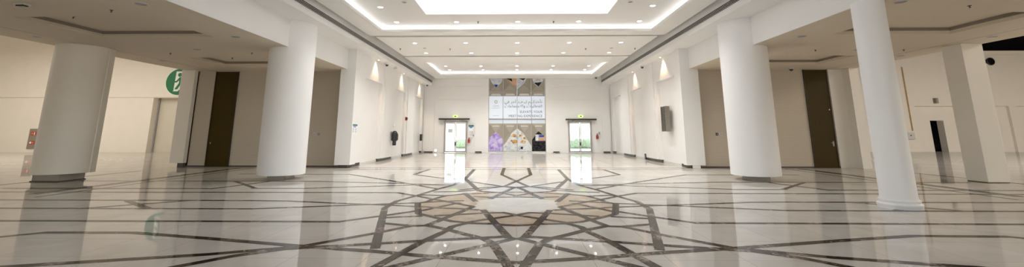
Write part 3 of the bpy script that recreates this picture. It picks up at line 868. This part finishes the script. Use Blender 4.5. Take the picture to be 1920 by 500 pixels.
# fire cabinet
t = thing('fire_cabinet', 'grey recessed fire cabinet with two red symbols at far left', 'fire cabinet', (-39.12, YE, .26))
B().box(-.38, .38, -.06, -.004, 0, 1.6).build('cabinet', 'soffit_dark', t, bevel=.01)
for z, k in ((1.08, 0), (.36, 1)):
    p = B().box(-.22, .22, -.075, -.06, z, z+.26).build('symbol_plate', 'red', t)
    if k == 0:
        B().box(.06, .13, -.085, -.075, z+.03, z+.23).build('symbol', 'signwhite', p)
        B().box(-.16, -.02, -.085, -.075, z+.08, z+.18).build('symbol', 'orange', p)
    else:
        B().plate([(-.1+.09*math.cos(q*PI/8), z+.13+.09*math.sin(q*PI/8)) for q in range(16)], -.075, .01).build('symbol', 'signwhite', p)
        B().plate([(.1+.06*math.cos(q*PI/8), z+.13+.06*math.sin(q*PI/8)) for q in range(16)], -.075, .01).build('symbol', 'orange', p)
# right exhibition wall with recessed panels
zt = 3.72
panels = [(29.4, 32.05), (33.2, 40.9), (41.5, 46)]
dx0, dx1, dz = 34.45, 35.55, 2.54
bb = B()
bb.box(8.0, 49, YER, YER+.8, zt, 8.3)
bb.box(8.0, panels[0][0], YER, YER+.8, 0, zt); bb.box(panels[0][1], panels[1][0], YER, YER+.8, 0, zt); bb.box(panels[1][1], panels[2][0], YER, YER+.8, 0, zt); bb.box(46, 49, YER, YER+.8, 0, zt)
rr = .22
bb.box(panels[0][0], panels[0][1], YER+rr, YER+.8, 0, zt)
bb.box(panels[1][0], dx0, YER+rr, YER+.8, 0, zt); bb.box(dx0, dx1, YER+rr, YER+.8, dz, zt); bb.box(dx1, panels[1][1], YER+rr, YER+.8, 0, zt)
bb.box(panels[2][0], panels[2][1], YER+rr, YER+.8, 0, zt)
struct('wall_exhibition_right', bb, 'cream')
struct('trim_5', B().box(8, 49, YER-.06, YER+.1, 8.3, 8.38), 'cream')
struct('trim_6', B().box(8, 49, YER-.03, YER, 7.98, 8.02), 'cream')
for a, nm, k in ((YER+.8, 'wall_dark_right', 1),):
    struct(nm, B().box(dx0-.6, dx1+.6, YER+3.0, YER+3.1, 0, 3), 'blackmat')
    struct('wall_dark_passage', B().box(dx0-.5, dx0-.4, YER+.8, YER+3, 0, 3).box(dx1+.4, dx1+.5, YER+.8, YER+3, 0, 3).box(dx0-.5, dx1+.5, YER+.8, YER+3, 3, 3.1), 'blackmat')
struct('wall_high_right', B().box(8, 50, YER+.9, YER+1.0, 3.2, 12), 'blackmat')
struct('ceiling_exhibition_right', B().box(15.3, 50, YN, YER+1, 12, 12.1), 'blackmat')
struct('ceiling_exhibition_left', B().box(-50, -15.42, YN, YE+1, 10.5, 10.6), 'cream')
bb = B()
for y in (24, 28, 32, 35.2): bb.box(16, 49, y, y+.15, 10.6, 10.75)
for x in range(18, 49, 4): bb.box(x, x+.12, 14, 36, 10.75, 10.85)
struct('ceiling_truss', bb, 'frame_dark')
for x, nm in ((40.15, 'full'), (39.45, 'half hidden')):
    t = thing('round_vent', f'round black {"duct opening high on the far right wall" if nm=="full" else "duct opening half hidden behind the square pillar top"}', 'vent', (x, YER-.05, 7.46))
    B().lathe([(.33, .05), (.33, -.03), (.29, -.05)], 0, 0, 32, 'y', cap=False).build('rim', 'frame_dark', t, smooth=True)
    B().lathe([(.29, .0), (.28, -.02)], 0, 0, 32, 'y').build('mouth', 'blackmat', t)
t = thing('wall_speaker', 'small grey loudspeaker on the far right wall above the dark doorway', 'speaker', (34.95, YER-.09, 3.95))
B().prism([(-.14, .09), (.14, .09), (.1, -.12), (-.1, -.12)], 0, .42).build('cabinet', 'soffit_dark', t)
B().box(-.05, .05, -.13, -.12, .04, .38).build('grille', 'grey', t)
t = thing('control_box', 'small pale control box with dark knob on the far right wall', 'control box', (32.42, YER-.1, 1.02))
B().box(-.3, .3, -.05, .1, 0, .55).build('housing', 'lgrey', t, bevel=.02)
B().lathe([(.05, -.05), (.04, -.09)], -.05, .3, 16, 'y').build('knob', 'black', t)
t = thing('junction_box', 'small grey box on the far right wall, seen left of the slender column', 'box', (29.1, YER+.18, 1.05))
B().box(-.2, .2, -.08, .04, 0, .65).build('housing', 'soffit_dark', t, bevel=.02)
B().tube([(32.68, YER-.06, 7.0), (32.68, YER-.06, 1.7)], .035, 8).build('conduit', 'orange', label='thin orange conduit running down the far right wall', cat='pipe')
# outer shells of the exhibition halls
struct('wall_outer_left', B().box(-48.4, -48, YN, YE+.8, 0, 10.5), 'cream')
struct('wall_outer_right', B().box(49, 49.4, YN, YER+1, 0, 12), 'cream')
# upper walls above the bay soffits (towards the exhibition halls)
struct('wall_upper_left', B().box(-15.38, -15.0, YN, YE, ZS+.4, 10.5), 'cream')
struct('wall_upper_right', B().box(14.9, 15.25, YN, YER, ZS+.4, 12), 'cream')
struct('wall_left_bay_end', B().box(-15.35, -15.0, YPL, YE, 0, ZS+.45), 'cream')
struct('wall_right_bay_end', B().box(15.0, 15.33, YPR, YER, 0, ZS+.45), 'cream')

# ------------------------------------------------------------------ small ceiling fittings
def unlit(x, y, z, r, label):
    t = thing('ceiling_speaker', label, 'ceiling speaker', (x, y, z), 0, 'grey round fittings in the ceilings')
    B().lathe([(r, .0), (r, -.012), (r*.9, -.016)], n=28, cap=False).build('ring', 'lgrey', t, smooth=True)
    B().lathe([(r*.9, -.008), (r*.5, -.013)], n=28).build('grille', 'grey', t)
for x, y, lab in ((-8.45, 9.05, 'large grey round ceiling fitting near the top left fascia corner'), (-8.46, 12.36, 'grey round ceiling fitting before the left round column'),
                  (-11.1, 14.3, 'grey round ceiling fitting between the two left ceiling trays'), (-14.45, 12.25, 'grey round fitting in the ceiling edge before the far left column'),
                  (-14.2, 16.6, 'grey round fitting in the left ceiling edge near the end pier'), (8.6, 12.6, 'grey round ceiling fitting left of the slender column'),
                  (8.54, 9.2, 'large grey round ceiling fitting beside the top of the slender column'), (11.95, 14.8, 'small grey round fitting hidden beside the slender column shaft'),
                  (14.4, 12.77, 'grey round fitting in the right ceiling edge above the square pillar'), (14.5, 16.0, 'grey round fitting in the right ceiling edge behind the square pillar')):
    unlit(x, y, ZS, .125, lab)
for x, y, z, lab in ((-3.95, 14.4, ZR+.22, 'grey round detector on the left side of the ceiling frame'), (4.05, 14.5, ZR+.22, 'grey round detector on the right side of the ceiling frame'),
                     (-4.75, 21.6, ZR, 'grey round detector at the left of the middle ceiling panel'), (4.95, 21.7, ZR, 'grey round detector at the right of the middle ceiling panel')):
    unlit(x, y, z, .09, lab)
def sprinkler(x, y, z, label, k=1.):
    t = thing('sprinkler', label, 'sprinkler', (x, y, z), 0, 'ceiling sprinklers')
    B().lathe([(.05*k, .0), (.045*k, -.01), (.014*k, -.012), (.014*k, -.06*k)], n=14).build('stem', 'frame_dark', t)
    B().lathe([(.035*k, -.065*k), (.035*k, -.07*k)], n=14).build('deflector', 'frame_dark', t)
for x, y, z, lab in ((-9.6, 9.55, ZS, 'dark sprinkler right of centre over the nearest left ceiling tray'), (-11.7, 10.65, ZS+.16, 'dark sprinkler inside the nearest left ceiling tray'),
                  (-12.6, 15.0, ZS, 'dark sprinkler left of the gap between the left ceiling trays'), (-9.6, 15.0, ZS, 'dark sprinkler in the left ceiling just before the far tray'),
                  (-11.6, 16.9, ZS+.16, 'dark sprinkler inside the far left ceiling tray'), (10.4, 9.55, ZS, 'dark sprinkler in the right ceiling near the frame edge'),
                  (10.5, 14.8, ZS, 'dark sprinkler in the right ceiling left of the slender column'), (13.55, 14.8, ZS, 'dark sprinkler in the right ceiling right of the slender column')):
    sprinkler(x, y, z, lab, .75)
for x, y, z, lab in ((-6.05, 21.7, ZR, 'leftmost small sprinkler on the middle ceiling panel'), (-3.45, 21.8, ZR, 'second small sprinkler on the middle ceiling panel'),
                  (3.65, 21.85, ZR, 'third small sprinkler on the middle ceiling panel'), (6.2, 21.8, ZR, 'rightmost small sprinkler on the middle ceiling panel'),
                  (-1.6, 17.45, ZR+.3, 'small sprinkler left of centre in the big ceiling recess'), (1.6, 17.45, ZR+.3, 'small sprinkler right of centre in the big ceiling recess')):
    sprinkler(x, y, z, lab)
def dome_camera(x, y, z, label):
    t = thing('dome_camera', label, 'camera', (x, y, z), 0, 'dome cameras')
    B().lathe([(.10, 0), (.10, -.05), (.085, -.06)], n=24).build('housing', 'lgrey', t, smooth=True)
    B().lathe([(.08, -.055), (.075, -.10), (.05, -.13), (.015, -.145)], n=24).build('dome', 'black', t, smooth=True)
dome_camera(-7.2, 23.3, ZC, 'black dome camera under the left cornice after the nearest spotlight')
dome_camera(7.3, 24.4, ZC, 'black dome camera under the right cornice after the nearest spotlight')
dome_camera(12.3, 19.0, ZS, 'black dome camera on the right bay ceiling beside the brown door')
dome_camera(-7.05, 33.5, ZC, 'small dome camera at the far end of the left cornice')
dome_camera(6.3, 33.3, ZR, 'small dome camera at the far right corner of the ceiling')
t = thing('bullet_camera', 'pale bullet camera under the left cornice beside the dome camera', 'camera', (-7.0, 24.3, ZC))
B().lathe([(.06, 0), (.06, -.03)], n=20).build('base', 'lgrey', t)
B().tube([(0, 0, -.03), (0, -.02, -.09)], .02, 8).build('arm', 'lgrey', t)
B().tube([(-.04, -.16, -.13), (.03, .1, -.09)], .05, 14).build('body', 'lgrey', t, smooth=True)
t = thing('projector_box', 'small metal device on the ceiling at top left', 'ceiling device', (-11.17, 9.04, ZS))
B().box(-.12, .12, -.08, .08, -.03, 0).build('base', 'lgrey', t)
B().box(-.09, .09, -.05, .05, -.06, -.03).build('body', 'frame_dark', t)

# ------------------------------------------------------------------ rear of the hall and outside
bb = B()
bb.box(-50, -6.8, YN-.4, YN, 0, 12); bb.box(6.8, 50, YN-.4, YN, 0, 12); bb.box(-6.8, 6.8, YN-.4, YN, 4.9, 12)
struct('wall_rear', bb, 'cream')
bb = B()
for k in range(9): bb.box(-6.8+k*1.7-.04, -6.8+k*1.7+.04, YN-.25, YN-.1, 0, 4.9)
bb.box(-6.8, 6.8, YN-.25, YN-.1, 2.6, 2.7)
struct('window_added', bb, 'steel')  # unseen window bars, added to go with the fill light behind the camera
struct('ground', B().box(-60, 60, YER+2.5, 90, -.12, -.02).box(-9, 9, YB+.34, YER+2.5, -.12, -.02), 'paving')
hb = B()
for x in [-5.85, -5.45, -5.05]+[5.7+.4*k for k in range(8)]:
    r = random.uniform(.38, .5)
    hb.lathe([(r*.5, 0), (r*.95, .2), (r, .45), (r*.8, .75), (r*.3, .9+random.uniform(-.05, .1))], x, 44+random.uniform(-.15, .15), 10)
hedge = hb.build('hedge', 'leaf', label='low green hedge outside beyond the glazed entrance doors', cat='hedge', smooth=True); hedge['kind'] = 'stuff'

# ------------------------------------------------------------------ lights
def area(x, y, z, sx, sy, w, col, rot, name):
    l = bpy.data.lights.new(name, 'AREA'); l.shape = 'RECTANGLE'; l.size = sx; l.size_y = sy; l.energy = w; l.color = col
    o = bpy.data.objects.new(name, l); COL.objects.link(o); o.location = (x, y, z); o.rotation_euler = rot
    return o
area(0, YN-.05, 2.5, 13.4, 4.7, 170, (.95, .975, 1), (PI/2, 0, 0), 'rear_fill_light')  # added fill from behind the camera, set in the made-up window opening
area(-33, 20, 8.5, 18, 20, 1250, (1, .93, .84), (0, 0, 0), 'left_exhibition_lights')
area(34, 10, 9.5, 18, 22, 3800, (1, .91, .80), (0, 0, 0), 'right_exhibition_lights')

w = bpy.data.worlds.new('World'); SC.world = w; w.use_nodes = True
n = w.node_tree; n.nodes.clear()
o = n.nodes.new('ShaderNodeOutputWorld'); bg = n.nodes.new('ShaderNodeBackground')
sky = n.nodes.new('ShaderNodeTexSky'); sky.sky_type = 'NISHITA'; sky.sun_elevation = math.radians(50); sky.sun_rotation = math.radians(120); sky.sun_disc = False
mx = n.nodes.new('ShaderNodeMix'); mx.data_type = 'RGBA'; mx.inputs[0].default_value = .75
mx.inputs[7].default_value = (1, 1, 1, 1)
n.links.new(sky.outputs[0], mx.inputs[6]); n.links.new(mx.outputs[2], bg.inputs[0])
bg.inputs[1].default_value = 1.5
n.links.new(bg.outputs[0], o.inputs[0])

# ------------------------------------------------------------------ camera
f = 796.; th = math.radians(10.7); ps = .018
cx = 967.5-f*math.tan(ps); cy = 249.5-f*math.tan(th)
cam = bpy.data.cameras.new('camera'); co = bpy.data.objects.new('camera', cam); COL.objects.link(co)
cam.sensor_width = 36; cam.sensor_fit = 'HORIZONTAL'; cam.lens = f/1920*36
cam.shift_x = -(cx-960)/1920; cam.shift_y = -(250-cy)/1920
co.location = (0, 0, 1.5); co.rotation_euler = (PI/2+th, 0, ps)
cam.clip_end = 300
SC.camera = co
SC.view_settings.view_transform = 'Standard'; SC.view_settings.look = 'None'
SC.view_settings.gamma = 1; SC.view_settings.use_curve_mapping = False
SC.view_settings.exposure = 0.92
SC.cycles.max_bounces = 10; SC.cycles.diffuse_bounces = 6; SC.cycles.glossy_bounces = 4
SC.cycles.sample_clamp_indirect = 6
SC.cycles.caustics_reflective = False; SC.cycles.caustics_refractive = False
